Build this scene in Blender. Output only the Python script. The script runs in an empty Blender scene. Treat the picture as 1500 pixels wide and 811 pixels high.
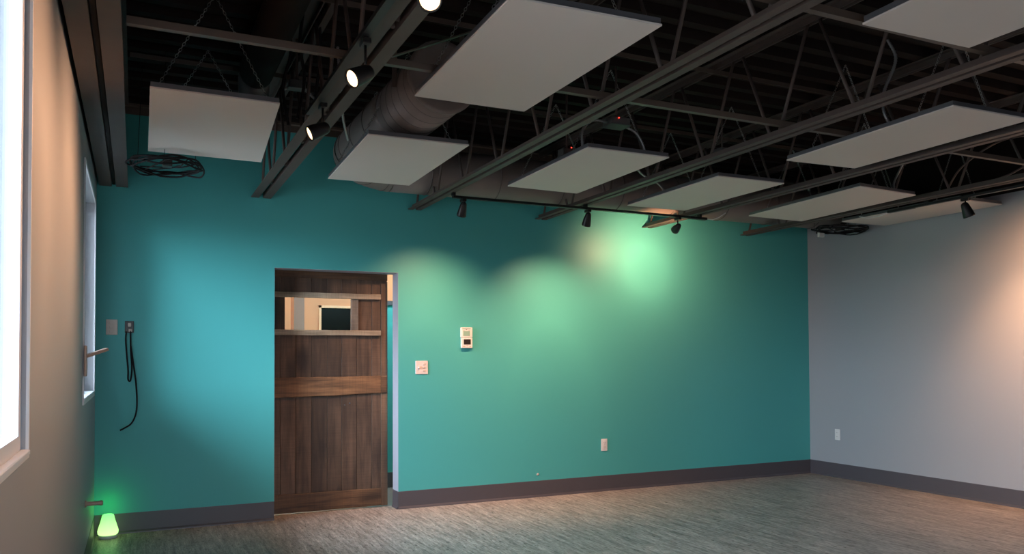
import bpy, bmesh, math, random
from mathutils import Vector, Matrix
random.seed(7)
S = bpy.context.scene
COL = S.collection

# ------------------------------------------------------------------ camera
F_PX, YAW, PITCH, ROLL, CY = 1170.764, 0.441, 0.024, -0.0045, 494.844
fwd = Vector((math.sin(YAW)*math.cos(PITCH), math.cos(YAW)*math.cos(PITCH), math.sin(PITCH)))
rgt = Vector((math.cos(YAW), -math.sin(YAW), 0)); up = rgt.cross(fwd)
r2 = rgt*math.cos(ROLL)+up*math.sin(ROLL); u2 = up*math.cos(ROLL)-rgt*math.sin(ROLL)
cd = bpy.data.cameras.new('camera'); cam = bpy.data.objects.new('camera', cd); COL.objects.link(cam)
m = Matrix((( r2.x, u2.x, -fwd.x, 0), (r2.y, u2.y, -fwd.y, 0), (r2.z, u2.z, -fwd.z, 1.35), (0, 0, 0, 1)))
cam.matrix_world = m
cd.sensor_width = 36; cd.lens = F_PX/1500*36; cd.shift_y = (CY-405.5)/1500
cd.clip_start = 0.02; cd.clip_end = 200
S.camera = cam

# ------------------------------------------------------------------ light constants
SKY_STRENGTH = 56.0
SKY_COL = (0.76, 0.88, 1.0)
WARM = (1.0, 0.51, 0.27)
WALL_SPOT_W = 200
SIDE_SPOT_W = 130
S.view_settings.view_transform = 'Standard'; S.view_settings.look = 'None'
S.view_settings.gamma = 1; S.view_settings.use_curve_mapping = False
S.view_settings.exposure = -0.04
S.cycles.use_denoising = True
S.cycles.max_bounces = 10; S.cycles.diffuse_bounces = 6; S.cycles.glossy_bounces = 4
S.cycles.sample_clamp_indirect = 8

w = bpy.data.worlds.new('overcast_sky'); S.world = w; w.use_nodes = True
bg = w.node_tree.nodes['Background']
bg.inputs[1].default_value = SKY_STRENGTH
_n = w.node_tree.nodes; _l = w.node_tree.links
_t = _n.new('ShaderNodeTexCoord'); _s = _n.new('ShaderNodeSeparateXYZ'); _r = _n.new('ShaderNodeValToRGB')
_m = _n.new('ShaderNodeMapRange'); _m.inputs['From Min'].default_value = -0.25; _m.inputs['From Max'].default_value = 0.5
_l.new(_t.outputs['Generated'], _s.inputs[0]); _l.new(_s.outputs['Z'], _m.inputs['Value']); _l.new(_m.outputs[0], _r.inputs[0])
_e = _r.color_ramp.elements                      # gray ground, pale horizon, overcast zenith
_e[0].position = 0.0; _e[0].color = (0.07, 0.075, 0.08, 1); _e[1].position = 1.0; _e[1].color = (*SKY_COL, 1)
_x = _e.new(0.31); _x.color = (0.10, 0.11, 0.12, 1)
_x = _e.new(0.36); _x.color = (0.35, 0.41, 0.47, 1)
_l.new(_r.outputs[0], bg.inputs[0])

# room dimensions: teal wall at y = YB, camera looks along +y and to the right
XL, XR, YB, YF, H = -0.274, 7.072, 6.915, -3.0, 3.36

def portal(name, loc, rot, sx, sy):
    l = bpy.data.lights.new(name, 'AREA'); l.shape = 'RECTANGLE'; l.size = sx; l.size_y = sy
    l.cycles.is_portal = True
    o = bpy.data.objects.new(name, l); COL.objects.link(o); o.location = loc; o.rotation_euler = rot
    return o
WINS = [(1.27, 2.60, 1.09, 2.5), (5.29, 6.62, 1.11, 2.5), (-2.75, -1.4, 1.09, 2.5)]
FWIN = (0.60, 1.60, 0.25, 2.35)  # unseen front window, added to bring more daylight onto the teal wall
portal('window_daylight', (1.1, YF-0.19, 1.3), (math.pi/2, 0, 0), 1.0, 2.1)
for (a, b, z0, z1) in WINS:
    portal('window_daylight', (XL-0.19, (a+b)/2, (z0+z1)/2), (0, -math.pi/2, 0), z1-z0, b-a)

# ------------------------------------------------------------------ materials
def mat(name, col, rough=0.5, metal=0.0, bump=None, var=0.0, vscale=3.0, spec=0.5, coat=0):
    m = bpy.data.materials.new(name); m.use_nodes = True
    nt = m.node_tree; b = nt.nodes['Principled BSDF']
    b.inputs['Base Color'].default_value = (*col, 1)
    b.inputs['Roughness'].default_value = rough; b.inputs['Metallic'].default_value = metal
    b.inputs['Specular IOR Level'].default_value = spec
    tc = nt.nodes.new('ShaderNodeTexCoord')
    if var:
        n = nt.nodes.new('ShaderNodeTexNoise'); n.inputs['Scale'].default_value = vscale; n.inputs['Detail'].default_value = 4
        nt.links.new(tc.outputs['Object'], n.inputs['Vector'])
        r = nt.nodes.new('ShaderNodeMapRange'); r.inputs['To Min'].default_value = 1-var; r.inputs['To Max'].default_value = 1+var
        nt.links.new(n.outputs['Fac'], r.inputs['Value'])
        mx = nt.nodes.new('ShaderNodeVectorMath'); mx.operation = 'SCALE'
        mx.inputs[0].default_value = col
        nt.links.new(r.outputs[0], mx.inputs['Scale']); nt.links.new(mx.outputs[0], b.inputs['Base Color'])
    if bump:
        n = nt.nodes.new('ShaderNodeTexNoise'); n.inputs['Scale'].default_value = bump[0]; n.inputs['Detail'].default_value = 3
        nt.links.new(tc.outputs['Object'], n.inputs['Vector'])
        bp = nt.nodes.new('ShaderNodeBump'); bp.inputs['Strength'].default_value = bump[1]; bp.inputs['Distance'].default_value = 0.002
        nt.links.new(n.outputs['Fac'], bp.inputs['Height']); nt.links.new(bp.outputs[0], b.inputs['Normal'])
    return m

def emis(name, col, strength):
    m = bpy.data.materials.new(name); m.use_nodes = True
    b = m.node_tree.nodes['Principled BSDF']
    b.inputs['Base Color'].default_value = (*col, 1)
    b.inputs['Emission Color'].default_value = (*col, 1); b.inputs['Emission Strength'].default_value = strength
    return m

TEAL = mat('teal_paint', (0.07, 0.385, 0.37), 0.46, bump=(220, 0.12), var=0.03, vscale=1.2, spec=0.32)
GRAY = mat('gray_paint', (0.335, 0.345, 0.365), 0.5, bump=(220, 0.12), var=0.03, vscale=1.2)
WHITE = mat('white_paint', (0.72, 0.73, 0.75), 0.4, bump=(100, 0.05))
JAMB = mat('lavender_gray_paint', (0.38, 0.39, 0.45), 0.5, bump=(160, 0.08))
DECK = mat('black_painted_deck', (0.013, 0.0075, 0.006), 0.8, spec=0.2, bump=(90, 0.1), var=0.25, vscale=6)
STEEL = mat('dark_painted_steel', (0.078, 0.056, 0.048), 0.6, bump=(60, 0.15), var=0.2, vscale=9)
STEEL2 = mat('brown_painted_steel', (0.10, 0.072, 0.055), 0.5, bump=(60, 0.15), var=0.2, vscale=9)
DUCT = mat('painted_duct', (0.20, 0.165, 0.15), 0.5, bump=(40, 0.1), var=0.12, vscale=5)
SEAM = mat('duct_seam', (0.09, 0.075, 0.068), 0.5, bump=(40, 0.1))
BASE = mat('rubber_cove_base', (0.075, 0.066, 0.075), 0.45, bump=(50, 0.08), var=0.06)
PANEL = mat('white_panel_board', (0.66, 0.60, 0.55), 0.75, bump=(500, 0.35), var=0.02)
ALU = mat('panel_tray_metal', (0.14, 0.14, 0.15), 0.45, 0.5, bump=(80, 0.05))
CHAINM = mat('zinc_chain', (0.5, 0.49, 0.47), 0.3, 0.95, bump=(90, 0.05))
CONDUIT = mat('flexible_conduit_metal', (0.42, 0.41, 0.40), 0.35, 0.7, bump=(200, 0.2))
GALV = mat('galvanised_box', (0.16, 0.155, 0.15), 0.5, 0.5, bump=(60, 0.1), var=0.15)
BLACK = mat('black_lamp_metal', (0.012, 0.011, 0.011), 0.38, 0.2, bump=(90, 0.05))
CABLE = mat('black_cable', (0.008, 0.007, 0.008), 0.6, spec=0.2, bump=(90, 0.1))
PLASTIC = mat('white_plastic', (0.70, 0.68, 0.66), 0.35, bump=(60, 0.03))
PLASTIC2 = mat('warm_white_plastic', (0.68, 0.60, 0.58), 0.35, bump=(60, 0.03))
BEIGEPL = mat('beige_plastic', (0.55, 0.47, 0.40), 0.45, bump=(60, 0.03))
DARKPL = mat('dark_plastic', (0.02, 0.017, 0.016), 0.35, bump=(60, 0.03))
LCDG = mat('green_display', (0.25, 0.42, 0.34), 0.25, bump=(60, 0.02))
TANW = mat('tan_metal_lever', (0.45, 0.30, 0.22), 0.4, 0.1, bump=(60, 0.05))
WINF = mat('window_vinyl', (0.70, 0.74, 0.80), 0.35, bump=(60, 0.04))
CREAM = mat('cream_wall_paint', (0.62, 0.42, 0.27), 0.55, bump=(150, 0.08), var=0.03)
GRAYP = mat('taupe_pillar_paint', (0.30, 0.24, 0.22), 0.55, bump=(150, 0.08))
CREAMTR = mat('cream_trim', (0.80, 0.70, 0.52), 0.4, bump=(60, 0.04))
DARKGL = mat('dark_window_glass', (0.003, 0.004, 0.004), 0.3, bump=(3, 0.02), spec=0.1)
CONC = mat('sealed_concrete', (0.22, 0.26, 0.27), 0.25, bump=(30, 0.1), var=0.15)
LAMPE = emis('warm_lamp_face', (1.0, 0.70, 0.42), 2.6)
LEDE = emis('red_indicator', (1.0, 0.05, 0.03), 3)
HALLE = emis('hall_lamp_lens', (1.0, 0.66, 0.40), 12)

GL = bpy.data.materials.new('window_glass'); GL.use_nodes = True
nt = GL.node_tree; nt.nodes.remove(nt.nodes['Principled BSDF'])
tr = nt.nodes.new('ShaderNodeBsdfTransparent'); tr.inputs[0].default_value = (0.93, 0.95, 0.97, 1)
gl = nt.nodes.new('ShaderNodeBsdfGlossy'); gl.inputs['Roughness'].default_value = 0.02
fr = nt.nodes.new('ShaderNodeFresnel'); fr.inputs[0].default_value = 1.45
mx = nt.nodes.new('ShaderNodeMixShader')
nt.links.new(fr.outputs[0], mx.inputs[0]); nt.links.new(tr.outputs[0], mx.inputs[1]); nt.links.new(gl.outputs[0], mx.inputs[2])
nt.links.new(mx.outputs[0], nt.nodes['Material Output'].inputs[0])

GLT = GL.copy(); GLT.name = 'tinted_window_glass'
GLT.node_tree.nodes['Transparent BSDF'].inputs[0].default_value = (0.55, 0.57, 0.60, 1)

def floor_material():
    m = bpy.data.materials.new('weathered_vinyl_plank'); m.use_nodes = True
    nt = m.node_tree; N = nt.nodes; L = nt.links; b = N['Principled BSDF']
    tc = N.new('ShaderNodeTexCoord')
    def noise(sc, scale, det=5, rough=0.6, off=(0, 0, 0)):
        mp = N.new('ShaderNodeMapping'); mp.inputs['Scale'].default_value = sc; mp.inputs['Location'].default_value = off
        L.new(tc.outputs['Object'], mp.inputs[0])
        n = N.new('ShaderNodeTexNoise'); n.inputs['Scale'].default_value = scale; n.inputs['Detail'].default_value = det
        n.inputs['Roughness'].default_value = rough
        L.new(mp.outputs[0], n.inputs['Vector']); return n.outputs['Fac']
    def ramp(src, stops):
        r = N.new('ShaderNodeValToRGB'); e = r.color_ramp.elements
        while len(e) < len(stops): e.new(0.5)
        for i, (p, c) in enumerate(stops): e[i].position = p; e[i].color = (*c, 1)
        L.new(src, r.inputs[0]); return r.outputs[0]
    def mixc(kind, fac, a, c):
        x = N.new('ShaderNodeMix'); x.data_type = 'RGBA'; x.blend_type = kind
        if isinstance(fac, float): x.inputs[0].default_value = fac
        else: L.new(fac, x.inputs[0])
        L.new(a, x.inputs[6])
        if isinstance(c, tuple): x.inputs[7].default_value = (*c, 1)
        else: L.new(c, x.inputs[7])
        return x.outputs[2]
    streak = noise((20, 1.7, 1), 1.6, 8, 0.7)
    base = ramp(streak, [(0.28, (0.105, 0.085, 0.07)), (0.43, (0.29, 0.245, 0.21)), (0.56, (0.44, 0.38, 0.33)), (0.72, (0.66, 0.58, 0.51))])
    fine = noise((60, 9, 1), 2.0, 4, 0.6, (3, 1, 0))
    f2 = ramp(fine, [(0.34, (0.50, 0.48, 0.46)), (0.58, (1.12, 1.12, 1.12))])
    c = mixc('MULTIPLY', 0.85, base, f2)
    fleck = noise((26, 9, 1), 1.5, 2, 0.5, (9, 4, 0))
    fk = ramp(fleck, [(0.30, (0.28, 0.25, 0.23)), (0.36, (1, 1, 1))])
    c = mixc('MULTIPLY', 0.9, c, fk)
    br = N.new('ShaderNodeTexBrick'); mp = N.new('ShaderNodeMapping'); mp.inputs['Rotation'].default_value = (0, 0, math.pi/2)
    L.new(tc.outputs['Object'], mp.inputs[0]); L.new(mp.outputs[0], br.inputs['Vector'])
    br.inputs['Scale'].default_value = 1; br.inputs['Brick Width'].default_value = 1.22; br.inputs['Row Height'].default_value = 0.152
    br.inputs['Mortar Size'].default_value = 0.0012; br.inputs['Mortar Smooth'].default_value = 0.1; br.inputs['Bias'].default_value = 0
    br.inputs['Color1'].default_value = (0.88, 0.87, 0.86, 1); br.inputs['Color2'].default_value = (1.1, 1.1, 1.09, 1); br.inputs['Mortar'].default_value = (0.72, 0.7, 0.68, 1)
    c = mixc('MULTIPLY', 0.75, c, br.outputs['Color'])
    L.new(c, b.inputs['Base Color'])
    b.inputs['Roughness'].default_value = 0.42
    bp = N.new('ShaderNodeBump'); bp.inputs['Strength'].default_value = 0.25; bp.inputs['Distance'].default_value = 0.002
    L.new(fine, bp.inputs['Height']); L.new(bp.outputs[0], b.inputs['Normal'])
    return m
FLOORM = floor_material()

def wood(name, dark, light, axis='Z', rough=0.62, red=0.0, knots=0.35, seed=0.0, saw=0.12):
    """aged barn wood: grain along axis, knots, faint saw marks, tone varied per board (Object Info)"""
    m = bpy.data.materials.new(name); m.use_nodes = True
    nt = m.node_tree; N = nt.nodes; L = nt.links; b = N['Principled BSDF']
    tc = N.new('ShaderNodeTexCoord'); oi = N.new('ShaderNodeObjectInfo')
    cmb = N.new('ShaderNodeVectorMath'); cmb.operation = 'ADD'
    sc = N.new('ShaderNodeVectorMath'); sc.operation = 'SCALE'; sc.inputs[0].default_value = (13, 7, 31)
    L.new(oi.outputs['Random'], sc.inputs['Scale']); L.new(tc.outputs['Object'], cmb.inputs[0]); L.new(sc.outputs[0], cmb.inputs[1])
    def mapped(s):
        mp = N.new('ShaderNodeMapping'); mp.inputs['Scale'].default_value = s
        mp.inputs['Location'].default_value = (seed, seed*0.7, seed*1.3); L.new(cmb.outputs[0], mp.inputs[0]); return mp.outputs[0]
    g = (15, 15, 1.1) if axis == 'Z' else (1.6, 22, 22)
    kn = N.new('ShaderNodeTexVoronoi'); kn.inputs['Scale'].default_value = 1.0
    L.new(mapped((3.4, 3.4, 1.7) if axis == 'Z' else (1.9, 4.2, 5.5)), kn.inputs['Vector'])
    n = N.new('ShaderNodeTexNoise'); n.inputs['Scale'].default_value = 1.3; n.inputs['Detail'].default_value = 7; n.inputs['Roughness'].default_value = 0.62
    n.inputs['Distortion'].default_value = 0.6
    L.new(mapped(g), n.inputs['Vector'])
    r = N.new('ShaderNodeValToRGB'); e = r.color_ramp.elements
    e[0].position = 0.30; e[0].color = (*dark, 1); e[1].position = 0.70; e[1].color = (*light, 1)
    L.new(n.outputs['Fac'], r.inputs[0])
    kr = N.new('ShaderNodeValToRGB'); ke = kr.color_ramp.elements
    ke[0].position = 0.10; ke[0].color = (0.15, 0.12, 0.12, 1); ke[1].position = 0.34; ke[1].color = (1, 1, 1, 1)
    L.new(kn.outputs['Distance'], kr.inputs[0])
    x = N.new('ShaderNodeMix'); x.data_type = 'RGBA'; x.blend_type = 'MULTIPLY'; x.inputs[0].default_value = knots
    L.new(r.outputs[0], x.inputs[6]); L.new(kr.outputs[0], x.inputs[7])
    n2 = N.new('ShaderNodeTexNoise'); n2.inputs['Scale'].default_value = 1.0; n2.inputs['Detail'].default_value = 3
    L.new(mapped((3, 3, 120) if axis == 'Z' else (120, 3, 3)), n2.inputs['Vector'])
    n3 = N.new('ShaderNodeTexNoise'); n3.inputs['Scale'].default_value = 2.2; n3.inputs['Detail'].default_value = 5
    L.new(mapped((2, 2, 1.0) if axis == 'Z' else (1, 2, 2)), n3.inputs['Vector'])
    def rng(src, lo, hi):
        q = N.new('ShaderNodeMapRange'); q.inputs['From Min'].default_value = 0.3; q.inputs['From Max'].default_value = 0.7
        q.inputs['To Min'].default_value = lo; q.inputs['To Max'].default_value = hi; L.new(src, q.inputs['Value']); return q.outputs[0]
    def mul(a, c):
        q = N.new('ShaderNodeMath'); q.operation = 'MULTIPLY'; L.new(a, q.inputs[0]); L.new(c, q.inputs[1]); return q.outputs[0]
    q = N.new('ShaderNodeMapRange'); q.inputs['To Min'].default_value = 0.72; q.inputs['To Max'].default_value = 1.3; L.new(oi.outputs['Random'], q.inputs['Value'])
    t = mul(mul(rng(n2.outputs['Fac'], 1-saw, 1+saw), rng(n3.outputs['Fac'], 0.60, 1.30)), q.outputs[0])
    s2 = N.new('ShaderNodeVectorMath'); s2.operation = 'SCALE'; L.new(x.outputs[2], s2.inputs[0]); L.new(t, s2.inputs['Scale'])
    L.new(s2.outputs[0], b.inputs['Base Color']); b.inputs['Roughness'].default_value = rough
    bp = N.new('ShaderNodeBump'); bp.inputs['Strength'].default_value = 0.5; bp.inputs['Distance'].default_value = 0.003
    L.new(n.outputs['Fac'], bp.inputs['Height']); L.new(bp.outputs[0], b.inputs['Normal'])
    return m
WPLANK = wood('brown_barn_planks', (0.036, 0.019, 0.011), (0.115, 0.066, 0.040), knots=0.85)
WRAIL = wood('hewn_barn_beam', (0.050, 0.022, 0.009), (0.20, 0.098, 0.042), axis='X', knots=0.7)
WSTRIP = wood('gray_weathered_lath', (0.19, 0.145, 0.095), (0.40, 0.32, 0.23), axis='X', knots=0.3)
WSTILE = wood('brown_barn_stile', (0.05, 0.027, 0.014), (0.13, 0.072, 0.040))
WMULL = wood('gray_weathered_mullion', (0.14, 0.115, 0.09), (0.27, 0.23, 0.19), knots=0.6)

# ------------------------------------------------------------------ mesh helpers
class MB:
    """collects shapes in world coordinates; build() links them as ONE mesh object"""
    def __init__(s): s.v = []; s.f = []; s.sm = []
    def quad_box(s, p8, smooth=False):
        o = len(s.v); s.v += [tuple(p) for p in p8]
        for q in ((0,3,2,1),(4,5,6,7),(0,1,5,4),(1,2,6,5),(2,3,7,6),(3,0,4,7)):
            s.f.append(tuple(o+i for i in q)); s.sm.append(smooth)
        return s
    def box(s, x0, x1, y0, y1, z0, z1):
        return s.quad_box([(x0,y0,z0),(x1,y0,z0),(x1,y1,z0),(x0,y1,z0),(x0,y0,z1),(x1,y0,z1),(x1,y1,z1),(x0,y1,z1)])
    def bbox(s, x0, x1, y0, y1, z0, z1, c=0.003):
        """box with chamfered edges"""
        o = len(s.v)
        bm = bmesh.new(); vs = [bm.verts.new(p) for p in [(x0,y0,z0),(x1,y0,z0),(x1,y1,z0),(x0,y1,z0),(x0,y0,z1),(x1,y0,z1),(x1,y1,z1),(x0,y1,z1)]]
        for q in ((0,3,2,1),(4,5,6,7),(0,1,5,4),(1,2,6,5),(2,3,7,6),(3,0,4,7)): bm.faces.new([vs[i] for i in q])
        bmesh.ops.bevel(bm, geom=list(bm.edges), offset=c, segments=1, affect='EDGES')
        bm.verts.index_update()
        s.v += [tuple(v.co) for v in bm.verts]
        for f in bm.faces: s.f.append(tuple(o+v.index for v in f.verts)); s.sm.append(False)
        bm.free(); return s
    def bar(s, p0, p1, w, h, upv=(0,0,1)):
        p0 = Vector(p0); p1 = Vector(p1); d = (p1-p0).normalized(); u = Vector(upv)
        if abs(d.dot(u)) > 0.98: u = Vector((1,0,0))
        x = d.cross(u).normalized()*w/2; u = x.cross(d).normalized()*h/2
        pts = [p0-x-u, p0+x-u, p1+x-u, p1-x-u, p0-x+u, p0+x+u, p1+x+u, p1-x+u]
        return s.quad_box(pts)
    def tube(s, pts, r, n=8, closed=False, caps=True):
        pts = [Vector(p) for p in pts]; k = len(pts); o = len(s.v); prev = None
        for i, p in enumerate(pts):
            if closed: d = pts[(i+1) % k]-pts[i-1]
            else: d = pts[min(i+1, k-1)]-pts[max(i-1, 0)]
            d.normalize()
            if prev is None:
                a = Vector((0,0,1)) if abs(d.z) < 0.9 else Vector((1,0,0))
                x = d.cross(a).normalized()
            else: x = (prev-d*prev.dot(d)).normalized()
            prev = x; y = d.cross(x)
            rr = r[i] if isinstance(r, (list, tuple)) else r
            for j in range(n):
                t = 2*math.pi*j/n; s.v.append(tuple(p+x*math.cos(t)*rr+y*math.sin(t)*rr))
        for i in range(k if closed else k-1):
            a = o+i*n; b = o+((i+1) % k)*n
            for j in range(n):
                s.f.append((a+j, a+(j+1) % n, b+(j+1) % n, b+j)); s.sm.append(True)
        if caps and not closed:
            s.f.append(tuple(o+j for j in reversed(range(n)))); s.sm.append(False)
            s.f.append(tuple(o+(k-1)*n+j for j in range(n))); s.sm.append(False)
        return s
    def lathe(s, base, axis, prof, n=20, caps=True):
        """prof = [(distance along axis, radius), ...]"""
        b = Vector(base); d = Vector(axis).normalized()
        a = Vector((0,0,1)) if abs(d.z) < 0.9 else Vector((1,0,0))
        x = d.cross(a).normalized(); y = d.cross(x); o = len(s.v); k = len(prof)
        for (h, r) in prof:
            for j in range(n):
                t = 2*math.pi*j/n; s.v.append(tuple(b+d*h+x*math.cos(t)*r+y*math.sin(t)*r))
        for i in range(k-1):
            for j in range(n):
                p = o+i*n; s.f.append((p+j, p+(j+1) % n, p+n+(j+1) % n, p+n+j)); s.sm.append(True)
        if caps:
            s.f.append(tuple(o+j for j in reversed(range(n)))); s.sm.append(False)
            s.f.append(tuple(o+(k-1)*n+j for j in range(n))); s.sm.append(False)
        return s
    def wall(s, plane, c0, c1, a0, a1, z0, z1, holes):
        """slab with rectangular holes; plane 'x' or 'y' (thickness c0..c1), holes (a,b,z0,z1)"""
        A = sorted({a0, a1, *[h[0] for h in holes], *[h[1] for h in holes]})
        Z = sorted({z0, z1, *[h[2] for h in holes], *[h[3] for h in holes]})
        for i in range(len(A)-1):
            for j in range(len(Z)-1):
                ca = (A[i]+A[i+1])/2; cz = (Z[j]+Z[j+1])/2
                if any(h[0] < ca < h[1] and h[2] < cz < h[3] for h in holes): continue
                if plane == 'x': s.box(c0, c1, A[i], A[i+1], Z[j], Z[j+1])
                else: s.box(A[i], A[i+1], c0, c1, Z[j], Z[j+1])
        return s
    def build(s, name, material, parent=None, origin=None):
        o = Vector(parent.matrix_world.translation) if parent is not None else Vector(origin or (0, 0, 0))
        if parent is not None:
            o = Vector(parent['_o'])
        me = bpy.data.meshes.new(name)
        me.from_pydata([tuple(Vector(v)-o) for v in s.v], [], s.f)
        me.polygons.foreach_set('use_smooth', s.sm)
        bm = bmesh.new(); bm.from_mesh(me); bmesh.ops.remove_doubles(bm, verts=bm.verts, dist=1e-5)
        bmesh.ops.recalc_face_normals(bm, faces=bm.faces); bm.to_mesh(me); bm.free()
        me.materials.append(material)
        ob = bpy.data.objects.new(name, me); COL.objects.link(ob)
        ob['_o'] = tuple(o)
        if parent is not None: ob.parent = parent
        else: ob.location = o
        return ob

def tag(o, label, cat, group=None, kind=None):
    o['label'] = label; o['category'] = cat
    if group: o['group'] = group
    if kind: o['kind'] = kind
    return o
def thing(name, loc, label, cat, group=None, kind=None):
    o = bpy.data.objects.new(name, None); o.empty_display_size = 0.1; COL.objects.link(o); o.location = loc
    o['_o'] = tuple(loc)
    return tag(o, label, cat, group, kind)
def copy_tree(o, parent=None):
    c = o.copy(); COL.objects.link(c)
    if parent is not None: c.parent = parent
    for ch in list(o.children): copy_tree(ch, c)
    return c

# ------------------------------------------------------------------ structure
fl = MB().box(XL-0.2, XR+0.2, YF-0.2, YB+0.19, -0.06, 0).build('floor', FLOORM)
tag(fl, 'weathered gray brown wood look vinyl floor across the room', 'floor', kind='structure')

# corrugated roof deck, ribs run parallel to the teal wall
d = MB(); y = YF-0.1; prof = []
while y < YB+0.1:
    prof += [(y, 3.40), (y+0.095, 3.40), (y+0.115, 3.345), (y+0.18, 3.345)]; y += 0.2
for i in range(len(prof)-1):
    (ya, za), (yb, zb) = prof[i], prof[i+1]; o = len(d.v)
    d.v += [(XL-0.2, ya, za), (XR+0.2, ya, za), (XR+0.2, yb, zb), (XL-0.2, yb, zb)]; d.f.append((o, o+1, o+2, o+3)); d.sm.append(False)
d.box(XL-0.2, XR+0.2, YF-0.2, YB+0.2, 3.42, 3.5)
tag(d.build('ceiling', DECK), 'black painted corrugated metal roof deck over the joists', 'ceiling', kind='structure')

DOOR = (1.059, 2.136, 0.0, 2.113)
tag(MB().wall('y', YB, YB+0.165, XL-0.16, XR+0.16, 0, 3.42, [DOOR]).build('wall_back', TEAL),
    'teal painted wall with a doorway in it', 'wall', kind='structure')
tag(MB().wall('x', XR, XR+0.16, YF, YB, 0, 3.42, []).build('wall_right', GRAY),
    'plain light gray wall on the right with warm light patch', 'wall', kind='structure')
tag(MB().wall('x', XL-0.2, XL, YF, YB, 0, 3.42, WINS).build('wall_left', GRAY),
    'near wall on the left with bright windows in it', 'wall', kind='structure')
tag(MB().wall('y', YF-0.2, YF, XL-0.2, XR+0.16, 0, 3.42, [FWIN]).build('wall_front', GRAY),
    'gray wall behind the viewer with an added tall window', 'wall', kind='structure')

# doorway reveal faces (painted lavender gray)
tr_ = MB().box(DOOR[1]-0.002, DOOR[1]+0.001, YB+0.001, YB+0.164, 0.156, DOOR[3])
tr_.box(DOOR[0]-0.001, DOOR[0]+0.002, YB+0.001, YB+0.164, 0.156, DOOR[3]).box(DOOR[0], DOOR[1], YB+0.001, YB+0.164, DOOR[3]-0.002, DOOR[3]+0.001)
tag(tr_.build('trim_1', JAMB), 'pale lavender gray drywall reveal lining the doorway', 'door reveal', kind='structure')

def baseboard(name, segs, label):
    """segs: (plane, face, sign, a0, a1); cove base with a small foot"""
    b = MB()
    for (pl, c, sg, a0, a1) in segs:
        pr = [(0, 0), (0.014, 0), (0.013, 0.008), (0.005, 0.022), (0.004, 0.15), (0.0025, 0.156), (0, 0.156)]
        o = len(b.v); k = len(pr)
        for a in (a0, a1):
            for (t, z) in pr:
                b.v.append((c+sg*t, a, z) if pl == 'x' else (a, c+sg*t, z))
        for i in range(k):
            b.f.append((o+i, o+(i+1) % k, o+k+(i+1) % k, o+k+i)); b.sm.append(False)
        b.f.append(tuple(o+i for i in range(k))); b.sm.append(False)
        b.f.append(tuple(o+k+i for i in reversed(range(k)))); b.sm.append(False)
    return tag(b.build(name, BASE), label, 'baseboard', kind='structure')
baseboard('baseboard_back', [('y', YB, -1, XL, DOOR[0])], 'dark gray cove base left of the wooden door')
baseboard('baseboard_back', [('y', YB, -1, DOOR[1], XR), ('x', DOOR[1], -1, YB, YB+0.165)], 'dark gray cove base under teal wall right of the door')
baseboard('baseboard_right', [('x', XR, -1, YF, YB)], 'dark gray cove base along the gray right wall')
baseboard('baseboard_left', [('x', XL, 1, YF, YB)], 'dark cove base along the left window wall')

# ledger angle where the deck meets the teal wall
tag(MB().box(XL, XR, YB-0.06, YB, 3.325, 3.343).box(XL, XR, YB-0.012, YB, 3.27, 3.325).build('trim_2', STEEL2),
    'brown steel ledger angle along the top of the teal wall', 'trim', kind='structure')
# black strip over the left wall
tag(MB().box(XL, XL+0.03, YF, YB, 2.80, 3.34).build('trim_3', DECK),
    'black strip above the left window wall', 'trim', kind='structure')

tag(MB().box(XR-0.006, XR, YF, YB-0.061, 2.80, 3.34).build('trim_5', DECK),
    'black band along the top of the right wall', 'trim', kind='structure')  # plain black strip along the wall top
# windows
WL = ['tall white framed window nearest on the left, overexposed daylight', 'narrow looking far window on left wall near the teal corner',
      'unseen white framed window added for daylight on left wall behind the viewer']  # third window is out of view, added for daylight
for i, (a, b, z0, z1) in enumerate(WINS):
    t = thing('window_%d' % (i+1), (XL, (a+b)/2, z0), WL[i], 'window', kind='structure')
    c = MB(); xo, xi = (XL-0.075, XL-0.012) if i == 0 else (XL-0.16, XL-0.10)
    c.box(xo, xi, a, a+0.05, z0, z1).box(xo, xi, b-0.05, b, z0, z1).box(xo, xi, a+0.05, b-0.05, z0, z0+0.05).box(xo, xi, a+0.05, b-0.05, z1-0.05, z1)
    c.build('window_frame', WINF, t)
    MB().box(xo+0.025, xo+0.031, a+0.05, b-0.05, z0+0.05, z1-0.05).build('pane', GL, t)
    MB().bbox(xi, XL+0.012, a+0.002, b-0.002, z0-0.006, z0+0.010, 0.003).build('window_sill', WINF, t)
    c = MB(); w_ = 0.014 if i == 0 else 0.028; p = 0.008
    c.box(XL, XL+p, a-w_, a, z0-w_, z1+w_).box(XL, XL+p, b, b+w_, z0-w_, z1+w_).box(XL, XL+p, a, b, z1, z1+w_).box(XL, XL+p, a, b, z0-w_, z0)
    c.build('casing', WHITE, t)
t = thing('window_5', ((FWIN[0]+FWIN[1])/2, YF, FWIN[2]), 'unseen tall window added for daylight in the wall behind the viewer', 'window', kind='structure')
c = MB()
for (a, b, z0, z1) in [(FWIN[0], FWIN[0]+0.06, FWIN[2], FWIN[3]), (FWIN[1]-0.06, FWIN[1], FWIN[2], FWIN[3]), (FWIN[0]+.06, FWIN[1]-.06, FWIN[2], FWIN[2]+0.06), (FWIN[0]+.06, FWIN[1]-.06, FWIN[3]-0.06, FWIN[3])]:
    c.box(a, b, YF-0.16, YF-0.10, z0, z1)
c.build('window_frame', WINF, t)
MB().box(FWIN[0]+.06, FWIN[1]-.06, YF-0.135, YF-0.13, FWIN[2]+0.06, FWIN[3]-0.06).build('pane', GL, t)

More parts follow.
